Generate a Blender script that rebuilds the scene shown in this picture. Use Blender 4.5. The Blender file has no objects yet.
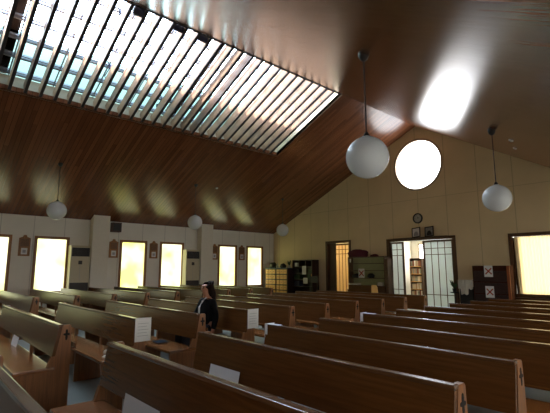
import bpy, bmesh, math, random
from mathutils import Vector, Matrix
from mathutils.geometry import tessellate_polygon
random.seed(7)
C = bpy.context.scene.collection
PI = math.pi
R = math.radians
# ------------------------------------------------------------------ room numbers (metres)
XL, YG, YB, XR = -15.0, 13.3, -4.0, 1.8          # left wall, gable wall, altar-side wall, right wall
XRG, ZRG = -7.3, 6.56                             # ridge
SL, SR = 0.4416, 0.57                             # slopes of the two ceiling halves
def zl(x): return ZRG + SL * (x - XRG)
def zr(x): return ZRG - SR * (x - XRG)

# ------------------------------------------------------------------ materials
def lin(c):
    return tuple((v / 12.92 if v <= 0.04045 else ((v + 0.055) / 1.055) ** 2.4) for v in (q / 255 for q in c)) + (1,)
class NT:
    def __init__(s, name):
        s.m = bpy.data.materials.new(name); s.m.use_nodes = True
        s.t = s.m.node_tree; s.t.nodes.clear()
        s.out = s.n('OutputMaterial')
    def n(s, kind, **kw):
        nd = s.t.nodes.new('ShaderNode' + kind)
        for k, v in kw.items():
            if k[0] == 'i' and k[1:].isdigit(): nd.inputs[int(k[1:])].default_value = v
            else: setattr(nd, k, v)
        return nd
    def l(s, a, b): s.t.links.new(a, b)
    def math(s, op, a, b=None, c=None):
        nd = s.n('Math', operation=op)
        for i, v in enumerate((a, b, c)):
            if v is None: continue
            if isinstance(v, (int, float)): nd.inputs[i].default_value = v
            else: s.l(v, nd.inputs[i])
        return nd.outputs[0]
    def mix(s, f, a, b):
        nd = s.n('Mix', data_type='RGBA')
        for i, v in ((0, f), (6, a), (7, b)):
            if isinstance(v, (int, float, tuple)): nd.inputs[i].default_value = v
            else: s.l(v, nd.inputs[i])
        return nd.outputs[2]
def bsdf(t, rough=.5, metal=0., spec=.5, coat=0.):
    b = t.n('BsdfPrincipled')
    b.inputs['Roughness'].default_value = rough; b.inputs['Metallic'].default_value = metal
    b.inputs['Specular IOR Level'].default_value = spec; b.inputs['Coat Weight'].default_value = coat
    t.l(b.outputs[0], t.out.inputs[0]); return b
def plain(name, rgb, rough=.6, metal=0., var=.12, scale=9., spec=.5, bump=0.):
    t = NT(name); b = bsdf(t, rough, metal, spec)
    tc = t.n('TexCoord'); no = t.n('TexNoise'); no.inputs['Scale'].default_value = scale; no.inputs['Detail'].default_value = 4
    t.l(tc.outputs['Object'], no.inputs['Vector'])
    c = lin(rgb); d = tuple(v * (1 - var) for v in c[:3]) + (1,); e = tuple(min(1, v * (1 + var)) for v in c[:3]) + (1,)
    t.l(t.mix(no.outputs[0], d, e), b.inputs['Base Color'])
    if bump:
        bp = t.n('Bump'); bp.inputs['Strength'].default_value = bump; bp.inputs['Distance'].default_value = .01
        t.l(no.outputs[0], bp.inputs['Height']); t.l(bp.outputs[0], b.inputs['Normal'])
    return t.m
def wood(name, rgb, axis='X', rough=.35, scale=2.2, contrast=.35, spec=.5, coat=0.):
    """grain stretched along an axis of the object"""
    t = NT(name); b = bsdf(t, rough, 0, spec, coat); b.inputs['Coat Roughness'].default_value = .12
    tc = t.n('TexCoord'); mp = t.n('Mapping')
    s = {'X': (1.2, 26, 26), 'Y': (26, 1.2, 26), 'Z': (26, 26, 1.2)}[axis]
    mp.inputs['Scale'].default_value = s; t.l(tc.outputs['Object'], mp.inputs[0])
    no = t.n('TexNoise'); no.inputs['Scale'].default_value = scale; no.inputs['Detail'].default_value = 6; no.inputs['Distortion'].default_value = .6
    t.l(mp.outputs[0], no.inputs['Vector'])
    oi = t.n('ObjectInfo')
    f = t.math('ADD', t.math('MULTIPLY', t.math('SUBTRACT', no.outputs[0], .5), 2.2), t.math('MULTIPLY_ADD', oi.outputs['Random'], .3, .35))
    c = lin(rgb); d = tuple(v * (1 - contrast) for v in c[:3]) + (1,); e = tuple(min(1, v * (1 + contrast)) for v in c[:3]) + (1,)
    t.l(t.mix(f, d, e), b.inputs['Base Color'])
    bp = t.n('Bump'); bp.inputs['Strength'].default_value = .03; bp.inputs['Distance'].default_value = .004
    t.l(no.outputs[0], bp.inputs['Height']); t.l(bp.outputs[0], b.inputs['Normal'])
    rr = t.math('MULTIPLY_ADD', no.outputs[0], .06, rough - .03); t.l(rr, b.inputs['Roughness'])
    return t.m
def board_ceiling(name, rgb, pitch=.105):
    """varnished tongue-and-groove boards running up the slope: every board has its own tone"""
    t = NT(name); b = bsdf(t, .3, 0, .5)
    tc = t.n('TexCoord'); sp = t.n('SeparateXYZ'); t.l(tc.outputs['Object'], sp.inputs[0])
    u = t.math('DIVIDE', sp.outputs[1], pitch)
    idx = t.math('FLOOR', u); fr = t.math('SUBTRACT', u, idx)
    w1 = t.n('TexWhiteNoise', noise_dimensions='1D'); t.l(idx, w1.inputs['W'])
    off = t.math('MULTIPLY', w1.outputs[0], 7.0)
    seg = t.math('FLOOR', t.math('DIVIDE', t.math('ADD', sp.outputs[0], off), 2.6))
    w2 = t.n('TexWhiteNoise', noise_dimensions='1D'); t.l(t.math('MULTIPLY_ADD', seg, 17.3, idx), w2.inputs['W'])
    mp = t.n('Mapping'); mp.inputs['Scale'].default_value = (1.3, 34, 1); t.l(tc.outputs['Object'], mp.inputs[0])
    no = t.n('TexNoise'); no.inputs['Scale'].default_value = 1.5; no.inputs['Detail'].default_value = 5; no.inputs['Distortion'].default_value = .4
    t.l(mp.outputs[0], no.inputs['Vector'])
    f = t.math('ADD', t.math('MULTIPLY', w2.outputs[0], .55), t.math('MULTIPLY', no.outputs[0], .55))
    c = lin(rgb); d = tuple(v * .5 for v in c[:3]) + (1,); e = tuple(min(1, v * 1.5) for v in c[:3]) + (1,)
    col = t.mix(f, d, e)
    seam = t.math('LESS_THAN', t.math('ABSOLUTE', t.math('SUBTRACT', fr, .5)), .462)
    col = t.mix(seam, tuple(v * .3 for v in c[:3]) + (1,), col)
    t.l(col, b.inputs['Base Color'])
    # each board slightly cupped
    cup = t.math('POWER', t.math('ABSOLUTE', t.math('SUBTRACT', fr, .5)), 2.0)
    h = t.math('ADD', t.math('MULTIPLY', cup, -.35), t.math('MULTIPLY', w2.outputs[0], .03))
    bp = t.n('Bump'); bp.inputs['Strength'].default_value = .22; bp.inputs['Distance'].default_value = .006
    t.l(h, bp.inputs['Height']); t.l(bp.outputs[0], b.inputs['Normal'])
    t.l(t.math('MULTIPLY_ADD', no.outputs[0], .12, .17), b.inputs['Roughness'])
    return t.m
def panel_wall(name, rgb, axis, pitch, phase, zj):
    """painted wall board with upright joints and a level one"""
    t = NT(name); b = bsdf(t, .75, 0, .3)
    tc = t.n('TexCoord'); sp = t.n('SeparateXYZ'); t.l(tc.outputs['Object'], sp.inputs[0])
    u = t.math('DIVIDE', t.math('SUBTRACT', sp.outputs[axis], phase), pitch)
    fr = t.math('FRACT', u)
    a = t.math('LESS_THAN', t.math('ABSOLUTE', t.math('SUBTRACT', fr, .5)), .5 - .012 / pitch)
    z = t.math('GREATER_THAN', t.math('ABSOLUTE', t.math('SUBTRACT', sp.outputs[2], zj)), .008)
    m = t.math('MULTIPLY', a, z)
    no = t.n('TexNoise'); no.inputs['Scale'].default_value = 1.3; no.inputs['Detail'].default_value = 6
    t.l(tc.outputs['Object'], no.inputs['Vector'])
    c = lin(rgb)
    base = t.mix(no.outputs[0], tuple(v * .88 for v in c[:3]) + (1,), tuple(min(1, v * 1.1) for v in c[:3]) + (1,))
    t.l(t.mix(m, tuple(v * .72 for v in c[:3]) + (1,), base), b.inputs['Base Color'])
    bp = t.n('Bump'); bp.inputs['Strength'].default_value = .25; bp.inputs['Distance'].default_value = .006
    t.l(m, bp.inputs['Height']); t.l(bp.outputs[0], b.inputs['Normal'])
    return t.m
def glow(name, ca, cb, strength, scale=3.):
    """daylit frosted glass"""
    t = NT(name)
    em = t.n('Emission'); em.inputs[1].default_value = strength
    tc = t.n('TexCoord'); no = t.n('TexNoise'); no.inputs['Scale'].default_value = scale; no.inputs['Detail'].default_value = 2
    t.l(tc.outputs['Object'], no.inputs['Vector'])
    f = t.n('MapRange'); f.inputs[1].default_value = .35; f.inputs[2].default_value = .62; t.l(no.outputs[0], f.inputs[0])
    t.l(t.mix(f.outputs[0], ca, cb), em.inputs[0])
    gl = t.n('BsdfGlossy'); gl.inputs['Roughness'].default_value = .2; gl.inputs[0].default_value = (.04, .04, .04, 1)
    ad = t.n('AddShader'); t.l(em.outputs[0], ad.inputs[0]); t.l(gl.outputs[0], ad.inputs[1]); t.l(ad.outputs[0], t.out.inputs[0])
    return t.m
def clear_glass(name, tint):
    t = NT(name); tr = t.n('BsdfTransparent'); tr.inputs[0].default_value = tint
    gl = t.n('BsdfGlossy'); gl.inputs['Roughness'].default_value = .05
    lw = t.n('LayerWeight'); lw.inputs[0].default_value = .5
    fr = t.math('MULTIPLY_ADD', t.math('POWER', lw.outputs[1], 5.0), .5, .03)
    mx = t.n('MixShader'); t.l(fr, mx.inputs[0]); t.l(tr.outputs[0], mx.inputs[1]); t.l(gl.outputs[0], mx.inputs[2])
    t.l(mx.outputs[0], t.out.inputs[0]); return t.m
def frosted(name, col, through=.12):
    t = NT(name)
    tl = t.n('BsdfTranslucent'); tl.inputs[0].default_value = col
    tr = t.n('BsdfTransparent'); tr.inputs[0].default_value = col
    m1 = t.n('MixShader'); m1.inputs[0].default_value = through; t.l(tl.outputs[0], m1.inputs[1]); t.l(tr.outputs[0], m1.inputs[2])
    df = t.n('BsdfDiffuse'); df.inputs[0].default_value = (.5, .5, .48, 1)
    m2 = t.n('MixShader'); m2.inputs[0].default_value = .18; t.l(m1.outputs[0], m2.inputs[1]); t.l(df.outputs[0], m2.inputs[2])
    t.l(m2.outputs[0], t.out.inputs[0]); return t.m

M = {}
M['ceil'] = board_ceiling('varnished_boards', (110, 66, 42))
M['gable'] = panel_wall('gable_panels', (220, 200, 160), 0, 1.03, -7.36, 3.9)
M['wall'] = panel_wall('side_panels', (236, 234, 222), 1, .91, .3, 9.)
M['column'] = plain('column_plaster', (232, 228, 212), .8, var=.05)
M['white_room'] = plain('white_plaster', (235, 230, 215), .8, var=.04)
M['floor'] = plain('grey_vinyl', (118, 122, 112), .38, var=.14, scale=3)
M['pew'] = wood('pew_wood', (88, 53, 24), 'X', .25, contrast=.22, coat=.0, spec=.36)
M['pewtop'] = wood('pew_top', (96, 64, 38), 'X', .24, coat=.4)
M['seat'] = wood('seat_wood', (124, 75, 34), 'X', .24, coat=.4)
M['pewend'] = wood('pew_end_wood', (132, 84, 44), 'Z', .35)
M['cross'] = plain('cross_recess', (14, 9, 6), .9)
M['slat'] = wood('slat_wood', (134, 102, 80), 'X', .55, contrast=.15, spec=.3)
M['shade_edge'] = plain('shaded_slat_underside', (44, 36, 42), .6)  # dark colour stands in for the shade on the slat undersides
M['well'] = plain('well_board', (180, 160, 136), .7)
M['rafter'] = wood('rafter_wood', (70, 44, 34), 'X', .6)
M['bar'] = plain('glazing_metal', (150, 150, 156), .4, .6)
M['dark'] = plain('black_paint', (22, 20, 22), .5)
M['navy'] = plain('navy_housing', (38, 42, 70), .5)
M['frame'] = wood('window_frame_wood', (150, 102, 50), 'Z', .4)
M['doorwood'] = wood('door_wood', (84, 56, 34), 'Z', .4)
M['darkwood'] = wood('dark_cabinet_wood', (48, 26, 24), 'X', .35)
M['shelfwood'] = wood('shelf_wood', (96, 70, 46), 'X', .45)
M['lightwood'] = wood('light_drawer_wood', (240, 186, 104), 'X', .45, contrast=.15)
M['shelfback'] = plain('shelf_back_green', (168, 168, 124), .7)
M['paper'] = plain('paper', (226, 226, 224), .7, var=.02)
M['ink'] = plain('grey_ink', (168, 168, 172), .8)
M['redx'] = plain('brown_red_ink', (164, 58, 28), .7)
t = NT('opal_glass'); d_ = t.n('BsdfDiffuse'); d_.inputs[0].default_value = (.86, .88, .88, 1)
tl = t.n('BsdfTranslucent'); tl.inputs[0].default_value = (.86, .88, .88, 1)
m1 = t.n('MixShader'); m1.inputs[0].default_value = .45; t.l(d_.outputs[0], m1.inputs[1]); t.l(tl.outputs[0], m1.inputs[2])
g_ = t.n('BsdfGlossy'); g_.inputs['Roughness'].default_value = .2; f_ = t.n('Fresnel'); f_.inputs[0].default_value = 1.4
m2 = t.n('MixShader'); t.l(f_.outputs[0], m2.inputs[0]); t.l(m1.outputs[0], m2.inputs[1]); t.l(g_.outputs[0], m2.inputs[2]); t.l(m2.outputs[0], t.out.inputs[0]); M['milk'] = t.m
M['cord'] = plain('brown_cord', (58, 36, 28), .6)
M['ac'] = plain('cream_steel', (200, 190, 158), .4, var=.03)
M['grille'] = plain('dark_grille', (54, 50, 46), .5)
M['cloth'] = plain('white_cloth', (205, 200, 184), .9, bump=.3)
M['maroon'] = plain('maroon_cloth', (82, 26, 40), .9, bump=.3)
M['green'] = plain('dark_leaf', (44, 66, 36), .6)
M['skin'] = plain('skin', (172, 118, 92), .55, var=.05)
M['hair'] = plain('dark_hair', (30, 20, 16), .8, spec=.08)
M['jacket'] = plain('black_jacket', (9, 9, 12), .8, spec=.15)
M['trouser'] = plain('navy_trousers', (22, 24, 34), .85)
M['shoe'] = plain('black_shoe', (14, 14, 15), .4)
M['photo'] = plain('photo_print', (140, 142, 134), .4, var=.6, scale=14)
M['relief'] = plain('relief_plaque', (120, 84, 52), .5, var=.5, scale=25)
M['clockface'] = plain('clock_face', (176, 172, 160), .4, var=.03)
M['pane_side'] = glow('daylit_frosted_side', (.86, .90, .22, 1), (1, 1, .66, 1), 1.3, 1.1)
M['pane_round'] = glow('daylit_round_pane', (.86, .92, 1, 1), (1, .97, .95, 1), 5.5, .8)
M['pane_curtain'] = glow('daylit_pane', (1, .95, .8, 1), (1, .97, .86, 1), 2.7, 1.0)
M['pane_library'] = glow('daylit_library_pane', (1, .98, .9, 1), (1, 1, .96, 1), 9.0, 1.0)
M['glass'] = clear_glass('skylight_glass', (.92, .96, .98, 1))
M['glass_low'] = clear_glass('tinted_skylight_glass', (.30, .36, .355, 1))
M['frost'] = frosted('frosted_glass', (.82, .88, .88, 1))
M['frost_warm'] = frosted('frosted_glass_warm', (.9, .8, .62, 1))
M['curtain'] = frosted('cream_curtain', (.94, .82, .60, 1), .03)
M['drape'] = plain('brown_drape', (92, 70, 44), .9)
M['lamp_white'] = glow('lamp_tube', (1, .97, .9, 1), (1, .97, .9, 1), 75.0)
M['lamp_warm'] = glow('lamp_bulb', (1, .68, .34, 1), (1, .72, .38, 1), 190.0)

# ------------------------------------------------------------------ mesh helpers
def nb(): return bmesh.new()
def bx(bm, x0, x1, y0, y1, z0, z1, bev=0):
    vs = [bm.verts.new((x, y, z)) for x in (x0, x1) for y in (y0, y1) for z in (z0, z1)]
    q = [(0, 1, 3, 2), (4, 6, 7, 5), (0, 4, 5, 1), (2, 3, 7, 6), (0, 2, 6, 4), (1, 5, 7, 3)]
    fs = [bm.faces.new([vs[i] for i in f]) for f in q]
    if bev:
        es = list({e for f in fs for e in f.edges})
        bmesh.ops.bevel(bm, geom=es, offset=bev, segments=2, affect='EDGES', profile=.7)
def extr(bm, pts, d, mapf):
    """polygon pts (2-D) extruded from 0 to d; mapf(a,b,c) -> 3-D"""
    n = len(pts)
    A = [bm.verts.new(mapf(a, b, 0)) for a, b in pts]; B = [bm.verts.new(mapf(a, b, d)) for a, b in pts]
    bm.faces.new(A); bm.faces.new(B[::-1])
    for i in range(n): bm.faces.new((A[i], B[i], B[(i + 1) % n], A[(i + 1) % n]))
def holed(outer, holes, d, mapf):
    bm = nb(); loops = [outer] + holes
    flat = [p for l in loops for p in l]
    tris = tessellate_polygon([[Vector((a, b, 0)) for a, b in l] for l in loops])
    A = [bm.verts.new(mapf(a, b, 0)) for a, b in flat]; B = [bm.verts.new(mapf(a, b, d)) for a, b in flat]
    for t in tris:
        bm.faces.new([A[i] for i in t]); bm.faces.new([B[i] for i in t[::-1]])
    k = 0
    for l in loops:
        n = len(l)
        for i in range(n):
            a, b = k + i, k + (i + 1) % n
            bm.faces.new((A[a], B[a], B[b], A[b]))
        k += n
    return bm
def tube(bm, pts, r, seg=8, cap=True):
    pts = [Vector(p) for p in pts]; rr = r if isinstance(r, (list, tuple)) else [r] * len(pts)
    rings = []
    for i, p in enumerate(pts):
        d = (pts[min(i + 1, len(pts) - 1)] - pts[max(i - 1, 0)]).normalized()
        a = d.orthogonal().normalized() if abs(d.z) < .9 else Vector((1, 0, 0)) - d * d.x
        a.normalize(); b = d.cross(a)
        rings.append([bm.verts.new(p + (a * math.cos(2 * PI * k / seg) + b * math.sin(2 * PI * k / seg)) * rr[i]) for k in range(seg)])
    for i in range(len(rings) - 1):
        for k in range(seg):
            bm.faces.new((rings[i][k], rings[i][(k + 1) % seg], rings[i + 1][(k + 1) % seg], rings[i + 1][k]))
    if cap:
        bm.faces.new(rings[0][::-1]); bm.faces.new(rings[-1])
def lathe(bm, prof, seg=32, o=(0, 0, 0)):
    rings = []
    for r, z in prof:
        if r < 1e-5: rings.append([bm.verts.new((o[0], o[1], o[2] + z))])
        else: rings.append([bm.verts.new((o[0] + r * math.cos(2 * PI * k / seg), o[1] + r * math.sin(2 * PI * k / seg), o[2] + z)) for k in range(seg)])
    for a, b in zip(rings, rings[1:]):
        for k in range(seg):
            q = [a[k % len(a)], a[(k + 1) % len(a)], b[(k + 1) % len(b)], b[k % len(b)]]
            u = []
            for v in q:
                if v not in u: u.append(v)
            if len(u) > 2: bm.faces.new(u)
def obj(name, bm, mat, parent=None, loc=None, smooth=False, rot=None):
    bmesh.ops.recalc_face_normals(bm, faces=bm.faces[:])
    me = bpy.data.meshes.new(name); bm.to_mesh(me); bm.free()
    me.materials.append(M[mat] if isinstance(mat, str) else mat)
    if smooth:
        for p in me.polygons: p.use_smooth = True
    o = bpy.data.objects.new(name, me); C.objects.link(o)
    if parent is not None: o.parent = parent
    if loc is not None: o.location = loc
    if rot is not None: o.rotation_euler = rot
    return o
def tag(o, label, cat, group=None):
    o['label'] = label; o['category'] = cat
    if group: o['group'] = group
    return o
def thing(name, label, cat, loc=(0, 0, 0), rotz=0, group=None):
    o = bpy.data.objects.new(name, None); C.objects.link(o); o.empty_display_size = .1
    o.location = loc; o.rotation_euler = (0, 0, rotz)
    return tag(o, label, cat, group)
def struct(name, bm, mat, label=None, cat=None):
    o = obj(name, bm, mat); o['kind'] = 'structure'
    if label: o['label'] = label
    o['category'] = cat or name.split('_')[0]
    return o
def dup(root, loc, label=None, group=None, rotz=None):
    r = root.copy(); C.objects.link(r); r.location = loc
    if rotz is not None: r.rotation_euler = (0, 0, rotz)
    if label: r['label'] = label
    if group: r['group'] = group
    for ch in list(root.children):
        c = ch.copy(); C.objects.link(c); c.parent = r
        for g in list(ch.children):
            d = g.copy(); C.objects.link(d); d.parent = c
    return r

# ------------------------------------------------------------------ shell
bm = nb(); bx(bm, XL - .15, XR + .15, YB - .15, YG + .12, -.12, 0); struct('floor', bm, 'floor', 'grey vinyl floor of the church hall under all the pews', 'floor')
SKY0, SKY1, SKX = -1.1, 9.14, -10.15               # skylight opening
cs = math.cos(math.atan(SL)); sn = math.sin(math.atan(SL))
def lo(x, y, d):                                    # point on the left slope, d above it along its normal
    return (x - sn * d, y, zl(x) + cs * d)
bm = nb()
for (x0, x1, y0, y1) in ((XL - .15, SKX, YB - .1, YG + .1), (SKX, XRG, SKY1, YG + .1), (SKX, XRG, YB - .1, SKY0)):
    v = [bm.verts.new((x, y, zl(x) + dz)) for x in (x0, x1) for y in (y0, y1) for dz in (0, .1)]
    for f in [(0, 1, 3, 2), (4, 6, 7, 5), (0, 4, 5, 1), (2, 3, 7, 6), (0, 2, 6, 4), (1, 5, 7, 3)]: bm.faces.new([v[i] for i in f])
struct('ceiling', bm, 'ceil', 'varnished brown board ceiling slope on the left, around the skylight', 'ceiling')
bm = nb()
pr = [(XRG, ZRG), (.2, zr(.2)), (XR + .12, zr(.2)), (XR + .12, zr(.2) + .12), (.2, zr(.2) + .12), (XRG, ZRG + .12)]
extr(bm, pr, YG - YB + .2, lambda a, b, c: (a, YB - .1 + c, b))
struct('ceiling_right', bm, 'ceil', 'varnished brown board ceiling slope on the right of the ridge', 'ceiling')
# skylight well
bm = nb()
def slopebox(bm, x0, x1, y0, y1, d0, d1):
    v = [bm.verts.new(lo(x, y, d)) for x in (x0, x1) for y in (y0, y1) for d in (d0, d1)]
    for f in [(0, 1, 3, 2), (4, 6, 7, 5), (0, 4, 5, 1), (2, 3, 7, 6), (0, 2, 6, 4), (1, 5, 7, 3)]: bm.faces.new([v[i] for i in f])
WD = .44
slopebox(bm, SKX - .06, SKX, SKY0, SKY1, 0, WD)
slopebox(bm, SKX - .06, XRG + .06, SKY1, SKY1 + .06, 0, WD)
slopebox(bm, SKX - .06, XRG + .06, SKY0 - .06, SKY0, 0, WD)
slopebox(bm, XRG + .02, XRG + .14, SKY0, SKY1, .02, WD)
struct('trim_1', bm, 'well', 'pale boards lining the skylight well', 'trim')
# ------------------------------------------------------------------ gable wall with openings
CW = (-7.3, 5.14, .93)
def rect(a, b, c, d): return [(a, c), (b, c), (b, d), (a, d)]
holes = [rect(-11.62, -10.38, .0 + .001, 2.56), rect(-8.60, -6.18, .001, 2.48), rect(-4.44, -.9, .74, 2.0), ]
holes[2] = [(-4.44, .74), (-1.3, .74), (-1.3, 2.43), (-4.44, 2.43)]
holes.append([(CW[0] + CW[2] * math.cos(2 * PI * k / 64), CW[1] + CW[2] * math.sin(2 * PI * k / 64)) for k in range(64)])
outer = [(XL - .1, -.05), (XR + .1, -.05), (XR + .1, zr(.2)), (.2, zr(.2)), (XRG, ZRG), (XL - .1, zl(XL - .1))]
struct('wall_back', holed(outer, holes, .12, lambda a, b, c: (a, YG + c, b)), 'gable', 'tall beige panelled gable wall with round window and sliding doors', 'wall')
# left wall
WY = [(-.95, -.05), (1.45, 2.40), (3.12, 4.06), (5.87, 6.81), (7.44, 8.38), (10.14, 11.04), (11.68, 12.56)]
WZ = (.72, 2.47)
outer = [(YB - .1, -.05), (YG + .1, -.05), (YG + .1, zl(XL)), (YB - .1, zl(XL))]
struct('wall_left', holed(outer, [rect(a, b, *WZ) for a, b in WY], -.14, lambda a, b, c: (XL + c, a, b)), 'wall', 'pale panelled side wall with narrow bright windows', 'wall')
RY = [(-2.6, -1.2), (.3, 1.7), (3.2, 4.6), (6.1, 7.5), (9.0, 10.4)]
struct('wall_right', holed([(YB - .1, -.05), (YG + .1, -.05), (YG + .1, 2.4), (YB - .1, 2.4)], [rect(a, b, .85, 2.1) for a, b in RY], .12, lambda a, b, c: (XR + c, a, b)), 'wall', 'pale panelled wall with windows on the right, beside the camera', 'wall')
bm = nb(); extr(bm, [(XL, 0), (XR, 0), (XR, zr(.2)), (.2, zr(.2)), (XRG, ZRG), (XL, zl(XL))], -.12, lambda a, b, c: (a, YB + c, b))
struct('wall_front', bm, 'gable', 'beige wall on the altar side behind the camera', 'wall')
# baseboards
bm = nb(); bx(bm, XL + .001, XL + .016, YB, YG, 0, .09); struct('baseboard_left', bm, 'doorwood', cat='baseboard')
bm = nb()
for a, b in ((XL, -11.75), (-10.25, -8.72), (-6.06, XR)): bx(bm, a, b, YG - .016, YG - .001, 0, .09)
struct('baseboard_back', bm, 'doorwood', cat='baseboard')
# columns on the left wall
for n, (a, b) in enumerate(((4.74, 5.30), (9.04, 9.60))):
    bm = nb(); x1 = -14.65
    v = [bm.verts.new(p) for p in [(XL, a, 0), (x1, a, 0), (x1, b, 0), (XL, b, 0), (XL, a, zl(XL) - .004), (x1, a, zl(x1) - .004), (x1, b, zl(x1) - .004), (XL, b, zl(XL) - .004)]]
    for f in [(0, 3, 2, 1), (4, 5, 6, 7), (0, 1, 5, 4), (1, 2, 6, 5), (2, 3, 7, 6), (3, 0, 4, 7)]: bm.faces.new([v[i] for i in f])
    o = struct('trim_%d' % (n + 2), bm, 'column', ['plastered wall column beside the first cream air conditioner, nearer the camera', 'plastered wall column beside the farther cream air conditioner, behind the seated person'][n], 'column')
# ------------------------------------------------------------------ windows
wl = ['narrow side window outside the picture, nearest the altar', 'bright narrow side window cut by the left picture edge', 'bright narrow side window left of the nearer air conditioner',
      'bright narrow side window just right of the nearer wall column', 'bright narrow side window left of the farther air conditioner',
      'bright narrow side window just right of the farther wall column', 'bright narrow side window nearest the room corner and drawer cabinet']
def frame_bm(a, b, z0, z1, w, d0, d1, mapf, mull=None):
    bm = nb()
    def box(p0, p1, q0, q1):
        vs = [bm.verts.new(mapf(x, z, d)) for x in (p0, p1) for z in (q0, q1) for d in (d0, d1)]
        for f in [(0, 1, 3, 2), (4, 6, 7, 5), (0, 4, 5, 1), (2, 3, 7, 6), (0, 2, 6, 4), (1, 5, 7, 3)]: bm.faces.new([vs[i] for i in f])
    box(a, a + w, z0, z1); box(b - w, b, z0, z1); box(a + w, b - w, z0, z0 + w); box(a + w, b - w, z1 - w, z1)
    for (p0, p1, q0, q1) in (mull or []): box(p0, p1, q0, q1)
    return bm
for i, (a, b) in enumerate(WY):
    fb = frame_bm(a - .05, b + .05, WZ[0] - .05, WZ[1] + .05, .085, -.03, .03, lambda x, z, d: (XL - d + .001, x, z))
    o = struct('window_%d' % (i + 1), fb, 'frame', wl[i], 'window')
    bm = nb(); bx(bm, XL - .06, XL - .05, a - .01, b + .01, WZ[0] - .01, WZ[1] + .01); obj('pane', bm, 'pane_side', o)
    bm = nb(); bx(bm, XL - .12, XL + .07, a - .08, b + .08, WZ[0] - .09, WZ[0] - .052, .006); obj('window_sill', bm, 'frame', o)
M['pane_right'] = glow('daylit_right_pane', (1, .95, .85, 1), (1, 1, .94, 1), 5.0, 1.)
for i, (a, b) in enumerate(RY):
    fb = frame_bm(a - .05, b + .05, .8, 2.15, .085, -.03, .03, lambda x, z, d: (XR + d - .001, x, z), [((a + b) / 2 - .02, (a + b) / 2 + .02, .88, 2.07)])
    o = struct('window_%d' % (i + 12), fb, 'frame', 'wide window in the right wall beside the camera, outside the picture', 'window')
    bm = nb(); bx(bm, XR + .05, XR + .06, a - .01, b + .01, .84, 2.11); obj('pane', bm, 'pane_right', o)
# round window
bm = nb()
def ring(bm, cx, cz, r0, r1, y0, y1, n=64):
    vs = []
    for k in range(n):
        t = 2 * PI * k / n; c, s = math.cos(t), math.sin(t)
        vs.append([bm.verts.new((cx + r * c, y, cz + r * s)) for r, y in ((r0, y0), (r1, y0), (r1, y1), (r0, y1))])
    for k in range(n):
        for j in range(4): bm.faces.new((vs[k][j], vs[(k + 1) % n][j], vs[(k + 1) % n][(j + 1) % 4], vs[k][(j + 1) % 4]))
ring(bm, CW[0], CW[1], .87, .945, YG - .012, YG + .1)
o = struct('window_8', bm, 'well', 'large round bright window high in the gable wall', 'window')
bm = nb(); c = [bm.verts.new((CW[0] + .9 * math.cos(2 * PI * k / 64), YG + .055, CW[1] + .9 * math.sin(2 * PI * k / 64))) for k in range(64)]; bm.faces.new(c)
r_ = bmesh.ops.extrude_face_region(bm, geom=bm.faces[:]); bmesh.ops.translate(bm, verts=[g for g in r_['geom'] if isinstance(g, bmesh.types.BMVert)], vec=(0, .01, 0))
obj('pane', bm, 'pane_round', o)
# curtain window
fb = frame_bm(-4.52, -1.25, .66, 2.5, .1, -.035, .06, lambda x, z, d: (x, YG + d - .001, z))
o = struct('window_9', fb, 'doorwood', 'wide wood-framed window with a glowing cream curtain on the right', 'window')
bm = nb(); bx(bm, -4.45, -1.3, YG + .09, YG + .1, .74, 2.44); obj('pane', bm, 'pane_curtain', o)
bm = nb(); bx(bm, -4.6, -1.2, YG - .1, YG + .02, .60, .657, .008); obj('window_sill', bm, 'doorwood', o)
cu = thing('curtain', 'sheer cream curtain in loose folds hanging inside the wide window', 'curtain', (-4.05, YG + .01, .78))
def folds(x0, x1, y0, seed, nw):
    bm = nb(); rows = []; n = 200
    for j in range(9):
        z = -.035 + j / 8 * 1.64; row = []
        for i in range(n + 1):
            f = i / n; x = x0 + (x1 - x0) * f
            x += .03 * (1 - f) * (1 - z / 1.6)
            y = y0 + .011 * math.sin(f * nw * 2 * PI + .9 * math.sin(f * 8 + seed) + z * .15) + .005 * math.sin(f * 23 + seed)
            row.append(bm.verts.new((x, y, z)))
        rows.append(row)
    for j in range(8):
        for i in range(n): bm.faces.new((rows[j][i], rows[j][i + 1], rows[j + 1][i + 1], rows[j + 1][i]))
    return bm
obj('fabric', folds(-.33, 2.7, .018, 0, 22), 'curtain', cu, smooth=True)
obj('gathered_fabric', folds(-.34, .62, -.008, 2, 11), 'curtain', cu, smooth=True)
obj('side_drape', folds(-.395, -.2, .044, 4, 3), 'drape', cu, smooth=True)
bm = nb(); tube(bm, [(-.33, .03, 1.61), (2.72, .03, 1.61)], .008); obj('curtain_rail', bm, 'well', cu)
for k in range(6):
    bm = nb(); ring(bm, .02 + k * .5, 1.607, .012, .018, .026, .034, 12); obj('ring', bm, 'well', cu)
# ------------------------------------------------------------------ skylight glazing
bm = nb(); slopebox(bm, -9.06, XRG + .1, SKY0 - .05, SKY1 + .05, WD + .05, WD + .06)
sky = struct('window_10', bm, 'glass', 'long skylight glazing above the wooden slats in the left ceiling slope', 'skylight')
nx = 7
bm = nb(); slopebox(bm, SKX - .05, -9.06, SKY0 - .05, SKY1 + .05, WD + .05, WD + .06); obj('tinted_pane', bm, 'glass_low', sky)
for k in range(nx):
    x = SKX + .1 + (XRG - SKX - .1) * k / (nx - 1) * .985
    bm = nb(); slopebox(bm, x - .045, x - .015, SKY0, SKY1, WD - .035, WD + .045); slopebox(bm, x + .015, x + .04, SKY0, SKY1, WD - .01, WD + .045)
    obj('glazing_bar', bm, 'bar', sky)
for y in (-.7, 1.16, 5.22):
    bm = nb(); slopebox(bm, SKX - .05, XRG + .05, y - .13, y + .13, WD + .065, WD + .2); obj('rafter', bm, 'rafter', sky)
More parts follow.
